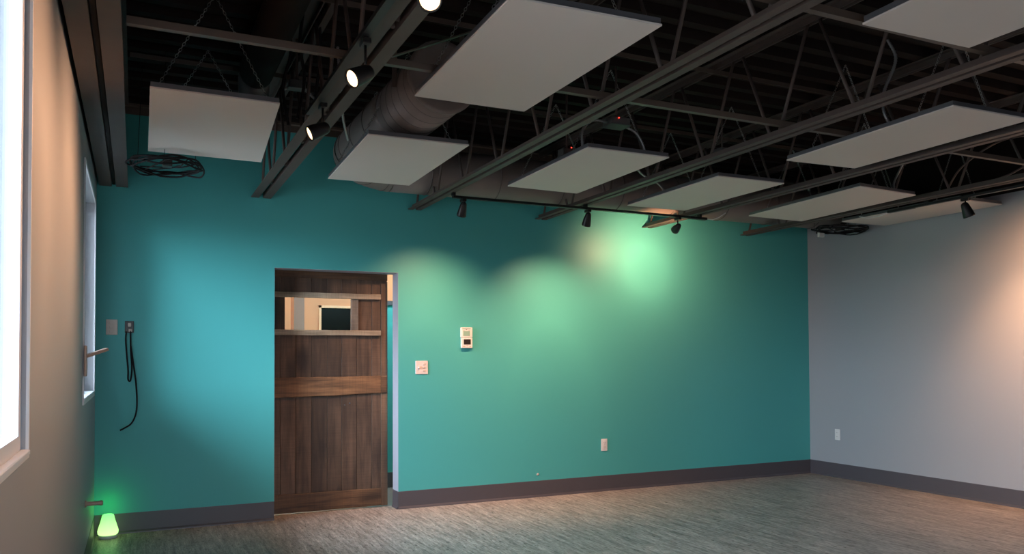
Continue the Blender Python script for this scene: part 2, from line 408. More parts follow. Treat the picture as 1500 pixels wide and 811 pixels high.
# room beyond the doorway
HY = 10.0
tag(MB().box(-0.5, 5.2, YB+0.19, HY+0.2, -0.06, -0.001).build('floor', CONC), 'bluish sealed floor beyond the wooden door', 'floor', kind='structure')
tag(MB().box(-0.5, 5.2, YB+0.165, HY+0.1, 3.0, 3.1).build('ceiling', CREAM), 'warm ceiling of the room beyond the doorway', 'ceiling', kind='structure')
tag(MB().wall('y', HY, HY+0.1, -0.5, 5.2, -0.06, 3.0, [(2.085, 2.85, 0.9, 1.985)]).build('wall_hallway', CREAM), 'warm lit cream wall beyond the door opening', 'wall', kind='structure')
tag(MB().box(-0.6, -0.5, YB+0.165, HY, 0, 3.0).build('wall_hallway_left', CREAM), 'cream side wall left in the room beyond', 'wall', kind='structure')
tag(MB().box(5.2, 5.3, YB+0.165, HY, 0, 3.0).build('wall_hallway_right', CREAM), 'cream side wall right in the room beyond', 'wall', kind='structure')
t = thing('window_4', (2.47, HY, 0.9), 'dark window in cream frame seen through the door opening', 'window', kind='structure')
c = MB(); a, b, z0, z1 = 2.065, 2.87, 0.88, 2.005
c.box(a, a+0.03, HY-0.015, HY+0.05, z0, z1).box(b-0.03, b, HY-0.015, HY+0.05, z0, z1).box(a, b, HY-0.015, HY+0.05, z1-0.03, z1).box(a, b, HY-0.015, HY+0.05, z0, z0+0.03)
c.build('window_frame', CREAMTR, t)
MB().box(a+0.03, b-0.03, HY+0.02, HY+0.026, z0+0.03, z1-0.03).build('pane', DARKGL, t)
MB().box(a+0.03, b-0.03, HY+0.06, HY+0.09, z0+0.03, z1-0.03).build('dark_blind', DARKPL, t)
tag(MB().bbox(1.62, 1.74, 9.2, 9.4, 0, 3.0, 0.004).build('trim_4', GRAYP), 'taupe pillar seen through the door opening', 'pillar', kind='structure')
# teal half wall with gray cap
t = thing('half_wall', (3.0, 8.2, 0), 'teal half wall with gray cap, sliver right of the wooden door', 'wall', kind='structure')
MB().box(2.2, 4.6, 8.12, 8.24, 0.156, 1.90).build('partition_panel', TEAL, t)
MB().box(2.18, 4.6, 8.10, 8.26, 1.90, 1.945).build('wall_cap', BASE, t)
MB().box(2.19, 4.6, 8.11, 8.25, 0, 0.156).build('base_strip', BASE, t)
# hallway lamps (out of view)
def hall_lamp(x, y, pw, lb, col=(1.0, 0.60, 0.34)):
    t = thing('ceiling_lamp', (x, y, 2.9), lb, 'lamp', 'hall ceiling lamps')
    MB().lathe((x, y, 2.94), (0,0,1), [(0, 0.15), (0.06, 0.16)]).build('housing', WHITE, t)
    MB().lathe((x, y, 2.92), (0,0,1), [(0, 0.10), (0.015, 0.14), (0.021, 0.145)]).build('lens', HALLE, t)
    l = bpy.data.lights.new('hall_light', 'POINT'); l.energy = pw; l.color = col; l.shadow_soft_size = 0.12
    o = bpy.data.objects.new('hall_light', l); COL.objects.link(o); o.parent = t; o.location = (0, 0, -0.15)
hall_lamp(0.6, 8.9, 60, 'round warm ceiling lamp left in the room beyond doorway')
hall_lamp(3.6, 9.2, 50, 'round warm ceiling lamp right in the room beyond doorway')
hall_lamp(2.9, 7.40, 110, 'unseen cool fill lamp added over the passage in place of daylight', (0.75, 0.88, 1.0))  # added cool light, stands in for daylight on the half wall

# ------------------------------------------------------------------ sliding barn door (behind the opening)
t = thing('door_1', (1.5, 7.12, 0.01), 'rustic brown barn board sliding door with small window opening', 'door', kind='structure')
YD = 7.112   # front of the planks
DB, DT = 0.012, 2.24
cuts = [0.93, 1.02, 1.14, 1.271, 1.405, 1.544, 1.671, 1.807, 1.945, 2.089]
for i in range(len(cuts)-1):
    a, b = cuts[i]+0.0013, cuts[i+1]-0.0013
    dy = random.uniform(-0.002, 0.003)
    y0, y1 = YD+dy, YD+0.022
    if b < 1.20: a2 = [(DB, DT)]
    wx0, wx1, wz0, wz1 = 1.177, 1.785, 1.56, 1.915
    m_ = MB()
    if b <= wx0 or a >= wx1: m_.bbox(a, b, y0, y1, DB, DT, 0.002)
    else:
        m_.bbox(a, b, y0, y1, DB, wz0, 0.002).bbox(a, b, y0, y1, wz1, DT, 0.002)
        if a < wx0: m_.bbox(a, wx0, y0, y1, wz0+0.001, wz1-0.001, 0.002)
        if b > wx1: m_.bbox(wx1, b, y0, y1, wz0+0.001, wz1-0.001, 0.002)
    m_.build('plank', WPLANK, t)
def rough_beam(x0, x1, y0, y1, z0a, z1a, z0b, z1b, rag=0.004, n=14):
    """hewn board: left end heights a, right end heights b, ragged edges"""
    s = MB(); ring = []
    for i in range(n+1):
        f = i/n; x = x0+(x1-x0)*f; zb = z0a+(z0b-z0a)*f+random.uniform(-rag, rag); zt = z1a+(z1b-z1a)*f+random.uniform(-rag, rag)
        yy = y0+random.uniform(-rag, rag)*0.6; ring.append([(x, y1, zb), (x, yy+0.004, zb), (x, yy, zb+0.006), (x, yy, zt-0.006), (x, yy+0.004, zt), (x, y1, zt)])
    o = len(s.v)
    for r in ring: s.v += r
    for i in range(n):
        for j in range(6):
            s.f.append((o+i*6+j, o+i*6+(j+1) % 6, o+(i+1)*6+(j+1) % 6, o+(i+1)*6+j)); s.sm.append(False)
    s.f.append(tuple(o+j for j in range(6))); s.sm.append(False); s.f.append(tuple(o+n*6+j for j in reversed(range(6)))); s.sm.append(False)
    return s
o_ = MB().bbox(2.030, 2.090, YD-0.016, YD+0.022, DB, 2.045, 0.002).build('stile', WSTILE, t)
MB().bbox(0.93, 1.02, YD-0.016, YD-0.004, DB, 2.045, 0.002).build('stile', WSTILE, t)
o_ = rough_beam(0.93, 2.090, YD-0.016, YD-0.003, 2.055, 2.23, 2.055, 2.23, 0.002).build('rail', WRAIL, t)
rough_beam(1.021, 2.030, YD-0.022, YD-0.003, 1.004, 1.180, 1.030, 1.186, 0.003).build('rail', WRAIL, t)
rough_beam(2.028, 2.085, YD-0.030, YD-0.017, 1.030, 1.186, 1.032, 1.188, 0.002, 3).build('rail_end', WRAIL, t)
rough_beam(1.021, 2.029, YD-0.016, YD-0.003, 0.014, 0.175, 0.014, 0.170, 0.002).build('rail', WRAIL, t)
for (z0, z1) in ((1.878, 1.926), (1.550, 1.598)):
    l_ = rough_beam(1.00, 2.024, YD-0.034, YD-0.017, z0, z1, z0, z1, 0.0012).build('window_lath', WSTRIP, t); l_['label'] = 'light gray weathered lath across the door window'
MB().bbox(1.757, 1.820, YD-0.016, YD+0.020, 1.599, 1.877, 0.002).build('mullion', WMULL, t)
hb = MB().lathe((1.70, YD+0.001, 0.93), (0,-1,0), [(0, 0.006), (0.006, 0.006), (0.01, 0.003)], 10); hb.lathe((1.745, YD+0.001, 0.945), (0,-1,0), [(0, 0.007), (0.005, 0.007), (0.01, 0.003)], 10)
hb.build('nail_head', ALU, t)
# door track above, hidden by the wall
MB().bar((0.9, YD-0.006, 2.30), (2.1, YD-0.006, 2.30), 0.008, 0.06).build('hanger_rail', STEEL, t)

# ------------------------------------------------------------------ joists
def angle_pair(s, xc, wd, z, y0, y1, gap=0.028, leg=0.045, th=0.007, upleg=True):
    x0, x1 = xc-wd/2, xc+wd/2; sg = 1 if upleg else -1
    s.box(x0, xc-gap/2, y0, y1, z, z+th*sg) if sg > 0 else s.box(x0, xc-gap/2, y0, y1, z-th, z)
    s.box(xc+gap/2, x1, y0, y1, z, z+th) if sg > 0 else s.box(xc+gap/2, x1, y0, y1, z-th, z)
    za, zb = (z+th, z+leg) if sg > 0 else (z-leg, z-th)
    s.box(xc-gap/2-th, xc-gap/2, y0, y1, za, zb); s.box(xc+gap/2, xc+gap/2+th, y0, y1, za, zb)
JY0, JY1 = YF+0.01, YB-0.003
def make_joist(xc, wd, label, gap=0.028):
    t = thing('bar_joist', (xc, 0, 2.69), label, 'ceiling joist', 'open web steel bar joists carrying the roof deck', kind='structure')
    s = MB(); angle_pair(s, xc, wd, 2.690, JY0, JY1, gap); s.build('bottom_chord', STEEL, t)
    s = MB(); angle_pair(s, xc, wd*0.95, 3.338, JY0, JY1, gap, upleg=False); s.build('top_chord', STEEL, t)
    zb, zt = 2.722, 3.305; y = 6.33; k = 0
    while y > JY0+0.3:
        for (ya, yb) in ((y+0.03, y+0.285), (y-0.03, y-0.285)):
            if yb > JY1-0.02 or yb < JY0: continue
            MB().tube([(xc, ya-(0.0 if ya < y else 0.0), zb-0.02), (xc, yb, zt+0.012)], 0.0105, 8).build('web_rod', STEEL, t)
        y -= 0.645
    MB().tube([(xc, 6.62, zt), (xc, 6.84, zb)], 0.0105, 8).build('web_rod', STEEL, t)
    return t
JX = [(0.947, 0.16, 'steel bar joist above the wooden door, track lamps on its left side'), (2.288, 0.122, 'second steel bar joist, ending above thermostat'),
      (3.575, 0.128, 'third steel bar joist from left, middle of the teal wall'), (4.822, 0.134, 'fourth steel bar joist, its end lit green by the spot'),
      (6.130, 0.140, 'fifth steel bar joist from left, nearest gray right wall')]
joists = [make_joist(JX[0][0], JX[0][1], JX[0][2], 0.034)]
j2 = make_joist(*JX[1]); joists.append(j2)
for (x, wd, lb) in JX[2:]:
    c = copy_tree(j2); c.location.x = x; c['label'] = lb; joists.append(c)
# edge beam along the left wall
t = thing('edge_beam', (-0.155, 2, 2.69), 'dark double steel edge beam running along the left wall', 'beam', kind='structure')
s = MB(); angle_pair(s, -0.155, 0.20, 2.690, JY0, JY1, 0.03, 0.10, 0.008); s.build('bottom_chord', STEEL, t)
MB().box(-0.166, -0.144, JY0, JY1, 2.705, 3.335).build('web_plate', DECK, t)
s = MB(); angle_pair(s, -0.155, 0.20, 3.338, JY0, JY1, 0.03, upleg=False); s.build('top_chord', STEEL, t)

# bridging bars that cross the joists
BR = [(3.65, 'brown bridging bar crossing the joists in front of the big panel'), (4.87, 'bridging bar crossing joists above the middle panels'), (2.37, 'nearest bridging bar crossing the joists at top right'),(-0.1, 'bridging bar crossing the joists behind the viewer')]
for (y, lb) in BR[:1]+BR[2:]:
    s = MB(); x0, x1 = -0.04, XR-0.003
    s.box(x0, x1, y-0.016, y+0.016, 2.738, 2.742).box(x0, x1, y-0.016, y-0.012, 2.742, 2.77)
    tag(s.build('bridging_bar', STEEL2, None, (0, y, 2.74)), lb, 'bridging bar', 'bridging bars', 'structure')
for y in (5.6, 4.3, 1.2):
    s = MB(); s.box(-0.04, XR-0.003, y-0.014, y+0.014, 3.296, 3.300).box(-0.04, XR-0.003, y-0.014, y-0.011, 3.27, 3.296)
    tag(s.build('bridging_bar', STEEL2, None, (0, y, 3.28)), 'dark bridging bar high under the deck across the joists', 'bridging bar', 'upper bridging bars', 'structure')
# diagonal cross bracing near j1
tag(MB().bar((1.03, 3.65, 2.75), (2.2, 3.65, 3.29), 0.028, 0.006).build('cross_brace', STEEL2, None, (1.6, 3.65, 2.75)),
    'diagonal steel brace between first two joists beside big panel', 'brace', kind='structure')

# ------------------------------------------------------------------ ducts
def rings(parent, path, r, every=2, n=28):
    for i in range(1, len(path)-1, every):
        a, b = Vector(path[i]), Vector(path[i+1]); d = (b-a).normalized()
        MB().lathe(a-d*0.004, d, [(0, r-0.003), (0.001, r+0.005), (0.007, r+0.005), (0.008, r-0.003)], n, False).build('seam', SEAM, parent)
RD = 0.20; ZD = 2.955; YDU = 6.52; XDU = 1.60; RB = 0.34
t = thing('spiral_duct', (XDU, 5.0, ZD-RD), 'large round spiral duct bending along the top of the teal wall', 'duct')
RF = 0.172; ZF = 2.985; XF = 1.572; RY1, RY0 = 5.02, 4.30
runX = [(x, YDU, ZD) for x in [XDU+RB+0.002+i*(XR-0.05-XDU-RB)/16 for i in range(17)]]
elbow = []; er = []
for i in range(13):
    a = math.pi/2*(1-i/12); f = i/12; er.append(RD+0.003-f*(RD-RF))
    elbow.append((XDU+RB-RB*math.cos(a)+f*(XF-XDU), YDU-RB+RB*math.sin(a), ZD+f*(ZF-ZD)))
runY = [(XF, YDU-RB-0.001-(YDU-RB-RY1)*i/10, ZF) for i in range(11)]
MB().tube(runX, RD, 32).build('straight_duct', DUCT, t)
MB().tube(elbow, er, 32, caps=False).build('elbow', DUCT, t)
MB().tube(runY, RF, 32).build('narrow_duct', DUCT, t)
for i in range(1, 12, 4):
    a, b = Vector(elbow[i]), Vector(elbow[i+1]); d = (b-a).normalized()
    MB().lathe(a, d, [(0, er[i]-0.003), (0.001, er[i]+0.0035), (0.005, er[i]+0.0035), (0.006, er[i]-0.003)], 32, False).build('seam', SEAM, t)
rings(t, runX, RD, 2)
rings(t, runY, RF, 3)
# wider end piece that closes the run towards the viewer
MB().lathe((XDU, RY1+0.03, ZD+0.01), (0,-1,0), [(0, RF*0.9), (0.02, RD*0.97), (0.05, RD+0.002), (0.10, RD+0.004), (RY1-RY0+0.03, RD+0.004)], 36).build('wide_duct', DUCT, t)
MB().lathe((XDU, RY0, ZD+0.01), (0,-1,0), [(-0.012, RD+0.003), (-0.010, RD+0.014), (0.0, RD+0.014), (0.002, RD-0.01)], 36).build('end_cap', DUCT, t)
for i in range(5):
    MB().lathe((XDU, RY1-0.12-0.12*i, ZD+0.01), (0,-1,0), [(0, RD), (0.001, RD+0.006), (0.003, RD+0.006), (0.004, RD)], 36, False).build('seam', SEAM, t)
for xx in (XDU-RD-0.016, XDU+RD+0.016):
    MB().bar((xx, 4.55, ZD), (xx, 4.55, 3.34), 0.03, 0.003, (0,1,0)).build('hanger_strap', STEEL2, t)
# smaller branch duct left of the first joist
t = thing('branch_duct', (0.74, 5.2, 3.0), 'small dark round branch duct left of the first joist', 'duct')
path = [(0.70, 5.35-0.5*i, 3.20) for i in range(16)]
MB().tube(path, 0.105, 20).build('straight_duct', DECK, t)
MB().tube([(0.70, 5.35, 3.20), (0.70, 5.45, 3.19), (0.71, 5.53, 3.13), (0.71, 5.55, 3.05), (0.71, 5.55, 2.98)], 0.10, 20).build('elbow', GALV, t)

# ------------------------------------------------------------------ ceiling panels on chains
def chain(s, p0, p1, link=0.026, wr=0.0016):
    p0 = Vector(p0); p1 = Vector(p1); L = (p1-p0).length; n = max(2, int(L/(link*0.72))); d = (p1-p0)/n; dn = d.normalized()
    a = Vector((0,0,1)) if abs(dn.z) < 0.9 else Vector((1,0,0)); x = dn.cross(a).normalized(); y = dn.cross(x)
    for i in range(n):
        c = p0+d*(i+0.5); side = x if i % 2 else y; pts = []
        for k in range(8):
            t = 2*math.pi*k/8; pts.append(c+dn*math.cos(t)*link*0.46+side*math.sin(t)*link*0.24)
        s.tube(pts, wr, 4, closed=True)
ZP = 2.700
PAN = [  # near-left, near-right, far-right, far-left
 ([(0.06,4.34),(0.69,4.34),(0.78,5.69),(0.07,5.68)], 'leftmost white hanging ceiling panel, left of the first joist', 0),
 ([(1.27,2.69),(1.94,2.66),(1.93,3.92),(1.30,3.92)], 'largest looking white hanging panel at top centre', 0),
 ([(1.27,4.72),(1.92,4.70),(1.94,5.99),(1.31,6.01)], 'white hanging panel above the door, behind the biggest one', 0),
 ([(2.64,4.43),(3.28,4.43),(3.30,5.72),(2.66,5.70)], 'white hanging panel between second and third joists under red indicator lights', 0),
 ([(2.64,1.05),(3.29,1.04),(3.31,2.29),(2.68,2.31)], 'white hanging panel cut by top edge at upper right', 0),
 ([(4.01,2.87),(4.65,2.85),(4.69,4.13),(4.07,4.16)], 'white hanging panel cut by the right edge, near third joist', 0),
 ([(3.96,4.74),(4.60,4.73),(4.60,5.99),(3.98,6.00)], 'white hanging panel above the lit patch on teal wall', 0),
 ([(5.24,4.56),(5.96,4.62),(6.05,5.99),(5.35,5.97)], 'white hanging panel between fourth and fifth joists', 0),
 ([(6.46,4.58),(7.05,4.59),(7.05,5.84),(6.45,5.85)], 'rightmost white hanging panel beside the gray wall', 0),
]
def lerp(a, b, f): return (a[0]+(b[0]-a[0])*f, a[1]+(b[1]-a[1])*f)
def make_panel(q, label, z=ZP):
    cx = sum(p[0] for p in q)/4; cy = sum(p[1] for p in q)/4
    t = thing('ceiling_panel', (cx, cy, z), label, 'ceiling panel', 'white panels hung on chains below the joists')
    MB().quad_box([(x, y, z) for x, y in q]+[(x, y, z+0.008) for x, y in q]).build('panel_face', PANEL, t)
    def ins(k): return [(cx+(x-cx)*k, cy+(y-cy)*k) for x, y in q]
    q2 = ins(0.992)
    MB().quad_box([(x, y, z+0.0082) for x, y in q2]+[(x, y, z+0.034) for x, y in q2]).build('tray', ALU, t)
    for f in (0.18, 0.82):
        l = lerp(q[0], q[3], f); r = lerp(q[1], q[2], f); mid = lerp(l, r, 0.5)
        a = lerp(l, r, 0.03); b = lerp(l, r, 0.97)
        apex = (mid[0], mid[1], 3.33)
        s = MB()
        for e in (a, b):
            s.tube([(e[0], e[1], z+0.034), (e[0], e[1], z+0.052)], 0.003, 6)
            s.lathe((e[0], e[1], z+0.034), (0,0,1), [(0, 0.009), (0.003, 0.009)], 8)
        s.build('eye_bolt', CHAINM, t)
        for e in (a, b):
            s = MB(); chain(s, (e[0], e[1], z+0.052), apex); s.build('chain', CHAINM, t)
    return t
panels = [make_panel(q, lb) for (q, lb, _) in PAN]

# ------------------------------------------------------------------ track lamps
def spot(parent, o, d, energy, angle, size=0.03, blend=0.9):
    l = bpy.data.lights.new('lamp_light', 'SPOT'); l.energy = energy; l.color = WARM; l.spot_size = math.radians(angle); l.spot_blend = blend
    l.shadow_soft_size = size
    ob = bpy.data.objects.new('lamp_light', l); COL.objects.link(ob); ob.parent = parent
    ob.location = Vector(o)-Vector(parent['_o']); ob.rotation_euler = Vector(d).to_track_quat('-Z', 'Y').to_euler()
def track_lamp(hang, d, label, energy, stem=0.07, length=0.115, r0=0.026, r1=0.040, angle=105, blend=1.0, group='black track spot lamps'):
    """hang = point on the track, d = aim direction"""
    d = Vector(d).normalized(); h = Vector(hang); piv = h-Vector((0, 0, stem))
    t = thing('track_lamp', tuple(h), label, 'lamp', group)
    MB().bbox(h.x-0.017, h.x+0.017, h.y-0.035, h.y+0.035, h.z-0.024, h.z-0.001, 0.003).build('track_adapter', BLACK, t)
    MB().tube([(h.x, h.y, h.z-0.02), tuple(piv)], 0.006, 8).build('stem', BLACK, t)
    b = piv-d*length*0.30
    prof = [(0, r0*0.55), (0.008, r0*0.85), (0.02, r0), (length*0.55, r0+(r1-r0)*0.55), (length*0.92, r1), (length, r1), (length, r1*0.9), (length-0.012, r1*0.86), (length-0.012, 0.001)]
    MB().lathe(b, d, prof, 24, False).lathe(b, d, [(-0.004, 0.004), (0.0, r0*0.56)], 24, True).build('lamp_housing', BLACK, t)
    fo = b+d*(length-0.010)
    MB().lathe(fo, d, [(0, r1*0.84), (0.002, r1*0.84), (0.006, r1*0.5)], 24).build('lamp_lens', LAMPE, t)
    spot(t, fo+d*0.012, d, energy, angle, blend=blend)
    return t
# track 1 along the teal wall
ZT = 2.655
def track(name, p0, p1, label):
    t = thing(name, p0, label, 'lighting track', 'black lighting tracks')
    MB().bar(p0, p1, 0.034, 0.02).build('rail_body', BLACK, t)
    return t
t1 = track('lighting_track', (2.33, 6.05, ZT), (4.86, 6.05, ZT), 'black lighting track in front of the teal wall holding three lamps')
for x in (2.335, 3.575, 4.822): MB().box(x-0.012, x+0.012, 6.03, 6.07, ZT+0.01, 2.689).build('mounting_clip', BLACK, t1)
MB().bbox(4.70, 4.90, 6.028, 6.072, ZT-0.014, ZT+0.009, 0.003).build('power_feed', BLACK, t1)
MB().tube([(4.90, 6.05, ZT), (4.97, 6.04, ZT-0.005), (5.03, 6.02, ZT+0.02), (5.08, 5.98, ZT+0.06)], 0.005, 8).build('feed_cable', PLASTIC, t1)
zt = ZT-0.01
track_lamp((2.42, 6.05, zt), (0.0, 0.50, -0.87), 'black spot lamp, leftmost of three in front of teal wall', WALL_SPOT_W*0.8, 0.06, 0.12)
track_lamp((3.60, 6.05, zt), (0.05, 0.50, -0.87), 'black spot lamp, middle of three in front of teal wall', WALL_SPOT_W, 0.06, 0.12)
track_lamp((4.57, 6.05, zt), (0.24, 0.93, -0.30), 'black spot lamp seen from behind aimed at brightest teal patch', WALL_SPOT_W*0.68, 0.085, 0.105, angle=140)
# track 2 left side of the first joist
t2 = track('lighting_track', (0.845, 1.9, ZT+0.02), (0.845, 4.35, ZT+0.02), 'black lighting track on the left edge of the first joist')
for y in (2.0, 3.18, 4.2): MB().box(0.833, 0.875, y-0.02, y+0.02, ZT+0.03, 2.689).build('mounting_clip', BLACK, t2)
zt2 = ZT+0.01
track_lamp((0.855, 3.22, zt2), (-0.80, -0.30, -0.50), 'lit spot lamp nearer of two glowing lamps on first joist', SIDE_SPOT_W, 0.14, 0.115, r0=0.032, angle=100)
track_lamp((0.872, 4.13, zt2), (-0.90, -0.05, -0.45), 'lit spot lamp farther along the first joist near left panel', SIDE_SPOT_W, 0.13, 0.115, r0=0.032, angle=100)
track_lamp((0.875, 2.46, zt2), (-0.35, -0.75, -0.50), 'lit spot lamp at top edge on the first joist', SIDE_SPOT_W, 0.13, 0.115, r0=0.032, angle=110)
# track 3 below the fifth joist
t3 = track('lighting_track', (6.235, 1.6, ZT+0.01), (6.235, 4.85, ZT+0.01), 'black lighting track below the fifth joist near right wall')
for y in (2.0, 3.4, 4.7): MB().box(6.19, 6.25, y-0.02, y+0.02, ZT+0.02, 2.689).build('mounting_clip', BLACK, t3)
MB().bbox(6.215, 6.255, 4.85, 5.12, ZT-0.004, ZT+0.02, 0.003).build('power_feed', BLACK, t3)
MB().tube([(6.235, 5.12, ZT), (6.24, 5.22, ZT-0.012), (6.25, 5.35, ZT-0.01), (6.24, 5.45, ZT+0.02)], 0.005, 8).build('feed_cable', PLASTIC, t3)
track_lamp((6.235, 4.37, ZT), (0.32, -0.15, -0.93), 'black spot lamp on the right aimed at the gray wall', WALL_SPOT_W*0.8, 0.075, 0.125, 0.030, 0.046)
track_lamp((6.235, 3.5, ZT), (0.76, 0.35, -0.56), 'black spot lamp out of view right, aimed at gray wall', WALL_SPOT_W*1.3, 0.07, 0.13)

t4 = track('lighting_track', (1.0, -0.6, ZT+0.02), (6.0, -0.6, ZT+0.02), 'unseen black track added behind the viewer for the fill lamps')  # unseen track and lamps, added as warm fill light
for i, (x, dx) in enumerate([(1.5, 0.1), (3.2, 0.1), (5.2, 0.3)]):
    track_lamp((x, -0.6, ZT+0.01), (dx, 0.45, -0.88), 'unseen warm fill lamp added behind the viewer, %s of three' % ['first', 'second', 'third'][i], 35, 0.08)

# ------------------------------------------------------------------ boxes, conduits, coils, cables up in the joists
def jbox(x, y, z, label, sx=0.11, sy=0.11, led=None, lid=True):
    t = thing('junction_box', (x, y, z), label, 'electrical box', 'electrical boxes above the ceiling panels')
    MB().bbox(x-sx/2, x+sx/2, y-sy/2, y+sy/2, z, z+0.05, 0.004).build('box_body', GALV, t)
    if lid: MB().bbox(x-sx/2-0.006, x+sx/2+0.006, y-sy/2-0.006, y+sy/2+0.006, z-0.004, z, 0.001).build('cover_plate', GALV, t)
    MB().tube([(x, y, z+0.05), (x, y, 3.345)], 0.008, 8).build('hanger_rod', STEEL, t)
    if led: MB().lathe(led, (-0.5,-1,-0.4), [(0, 0.005), (0.004, 0.004)], 8).build('red_indicator', LEDE, t)
    return t
jbox(2.98, 4.62, 2.93, 'metal electrical box with red light over the middle panel', 0.15, 0.12, led=(2.96, 4.555, 2.97))
jbox(2.86, 5.10, 2.82, 'lower metal electrical box with red light beside middle panel', 0.11, 0.09, led=(2.87, 5.05, 2.875))
jbox(0.90, 5.02, 3.02, 'metal box with bright cover above leftmost panel', 0.10, 0.06)
jbox(5.70, 4.95, 2.95, 'electrical box above the panel between fourth and fifth joists')
jbox(4.3, 5.1, 2.98, 'electrical box above the panel over lit teal patch')

def conduit(pts, label, r=0.009, ribbed=True, m=None, cat='conduit', name='flexible_conduit', group='flexible metal conduits'):
    # smooth path (Catmull-Rom)
    P = [Vector(p) for p in pts]; P = [P[0]*2-P[1]]+P+[P[-1]*2-P[-2]]; out = []
    for i in range(1, len(P)-2):
        for k in range(14):
            f = k/14; a, b, c, d_ = P[i-1], P[i], P[i+1], P[i+2]
            out.append(0.5*((2*b)+(c-a)*f+(2*a-5*b+4*c-d_)*f*f+(3*b-a-3*c+d_)*f**3))
    out.append(P[-2])
    if ribbed:
        dense = []
        for i in range(len(out)-1):
            L = (out[i+1]-out[i]).length; n = max(1, int(L/0.006))
            dense += [out[i].lerp(out[i+1], k/n) for k in range(n)]
        dense.append(out[-1]); rr = [r*(1.12 if i % 2 else 0.86) for i in range(len(dense))]
        s = MB().tube(dense, rr, 6)
    else: s = MB().tube(out, r, 6)
    o = s.build(name, m or CONDUIT, None, tuple(P[1]))
    return tag(o, label, cat, group)
conduit([(4.28, 3.50, 3.34), (4.30, 3.46, 3.20), (4.24, 3.50, 3.0), (4.22, 3.48, 2.85), (4.30, 3.46, 2.74)], 'long flexible metal conduit dropping to the right edge panel', 0.010)
conduit([(2.91, 4.62, 2.95), (2.78, 4.60, 2.94), (2.70, 4.60, 2.86), (2.70, 4.60, 2.74)], 'flexible conduit arching from middle box to the panel left corner')
conduit([(3.05, 4.62, 2.94), (3.14, 4.62, 2.90), (3.20, 4.62, 2.82), (3.21, 4.62, 2.74)], 'flexible conduit arching from middle box to the right')
conduit([(1.08, 4.70, 3.2), (1.10, 4.70, 2.95), (1.16, 4.9, 2.84), (1.24, 5.1, 2.76)], 'conduit dropping to the panel above the door')
conduit([(3.72, 5.5, 2.93), (3.80, 5.5, 2.86), (3.95, 5.5, 2.80), (4.02, 5.5, 2.74)], 'conduit feeding the panel over the lit teal patch')
conduit([(5.50, 4.35, 3.1), (5.62, 4.45, 2.95), (5.78, 4.68, 2.82), (5.84, 4.74, 2.755)], 'conduit curving to the panel between fourth and fifth joists')
conduit([(0.84, 5.15, 3.05), (0.93, 5.14, 3.08), (1.02, 5.13, 3.02), (1.05, 5.12, 2.98)], 'short bright conduit arc near the leftmost panel box')
conduit([(6.17, 4.5, 2.72), (6.12, 4.3, 2.90), (6.2, 4.0, 3.05), (6.35, 3.7, 3.0), (6.30, 4.0, 2.80), (6.19, 4.3, 2.73)], 'dark looped conduit above the right track', 0.008, False, STEEL)

def coil(cx, cy, z, rx, ry, label, n=5, extras=True):
    t = thing('cable_coil', (cx, cy, z), label, 'cable coil', 'coils of black cable')
    random.seed(int(cx*100)+3)
    s = MB()
    for k in range(n):
        ax, ay = rx*random.uniform(0.86, 1.04), ry*random.uniform(0.84, 1.05); ox, oy = random.uniform(-0.02, 0.02), random.uniform(-0.02, 0.02)
        ph = random.uniform(0, 6); amp = random.uniform(0.006, 0.022); dz = random.uniform(0, 0.035)
        s.tube([(cx+ox+ax*math.cos(a), cy+oy+ay*math.sin(a), z+dz+amp*math.sin(3*a+ph)+random.uniform(-.002, .002)) for a in [2*math.pi*i/40 for i in range(40)]], 0.0062, 6, closed=True)
    s.build('cable_loop', CABLE, t)
    s = MB()
    for k in range(3):
        a = random.uniform(0, 6)
        s.tube([(cx+rx*math.cos(a)*0.95, cy+ry*math.sin(a)*0.95, z+0.02), (cx+rx*0.4*math.cos(a+0.6), cy+ry*0.4*math.sin(a+0.6), z+0.015), (cx+0.5*rx*math.cos(a+2.4), cy+0.5*ry*math.sin(a+2.4), z+0.03), (cx+rx*0.93*math.cos(a+3.0), cy+ry*0.93*math.sin(a+3.0), z+0.03)], 0.005, 6)
    s.build('crossing_cable', CABLE, t)
    for a in (0.5, 2.6, 4.6):
        MB().tube([(cx+rx*0.95*math.cos(a), cy+ry*0.95*math.sin(a), z+0.03), (cx+rx*0.8*math.cos(a), cy+ry*0.8*math.sin(a), 3.345)], 0.002, 6).build('hanging_wire', CABLE, t)
    s = MB().bbox(cx-0.03, cx+0.03, cy-0.04, cy+0.04, z+0.01, z+0.05, 0.004); s.build('cable_tie_block', DARKPL, t)
    return t
coil(0.19, 5.82, 2.63, 0.225, 0.26, 'coil of black cable hanging behind the leftmost panel')
t = coil(6.72, 6.12, 2.655, 0.30, 0.24, 'coil of black cable in the corner by the gray wall')
MB().bbox(6.50, 6.575, 6.19, 6.22, 2.60, 2.645, 0.003).build('white_tag', PLASTIC, t)
# bundle of black cables hanging beside the first joist
for i, (x, y, w_) in enumerate([(0.80, 4.75, 0.02), (0.86, 4.60, -0.015), (0.99, 4.78, 0.01)]):
    conduit([(x, y, 3.34), (x+w_, y+0.02, 3.15), (x-w_, y+0.05, 2.95), (x+w_, y+0.1, 2.74)], 'black cable dropping past the first joist, %s of three' % ['left', 'middle', 'right'][i],
            0.010, False, CABLE, 'cable', 'hanging_cable', 'black cables by the first joist')

# ------------------------------------------------------------------ things on the walls
YW = YB
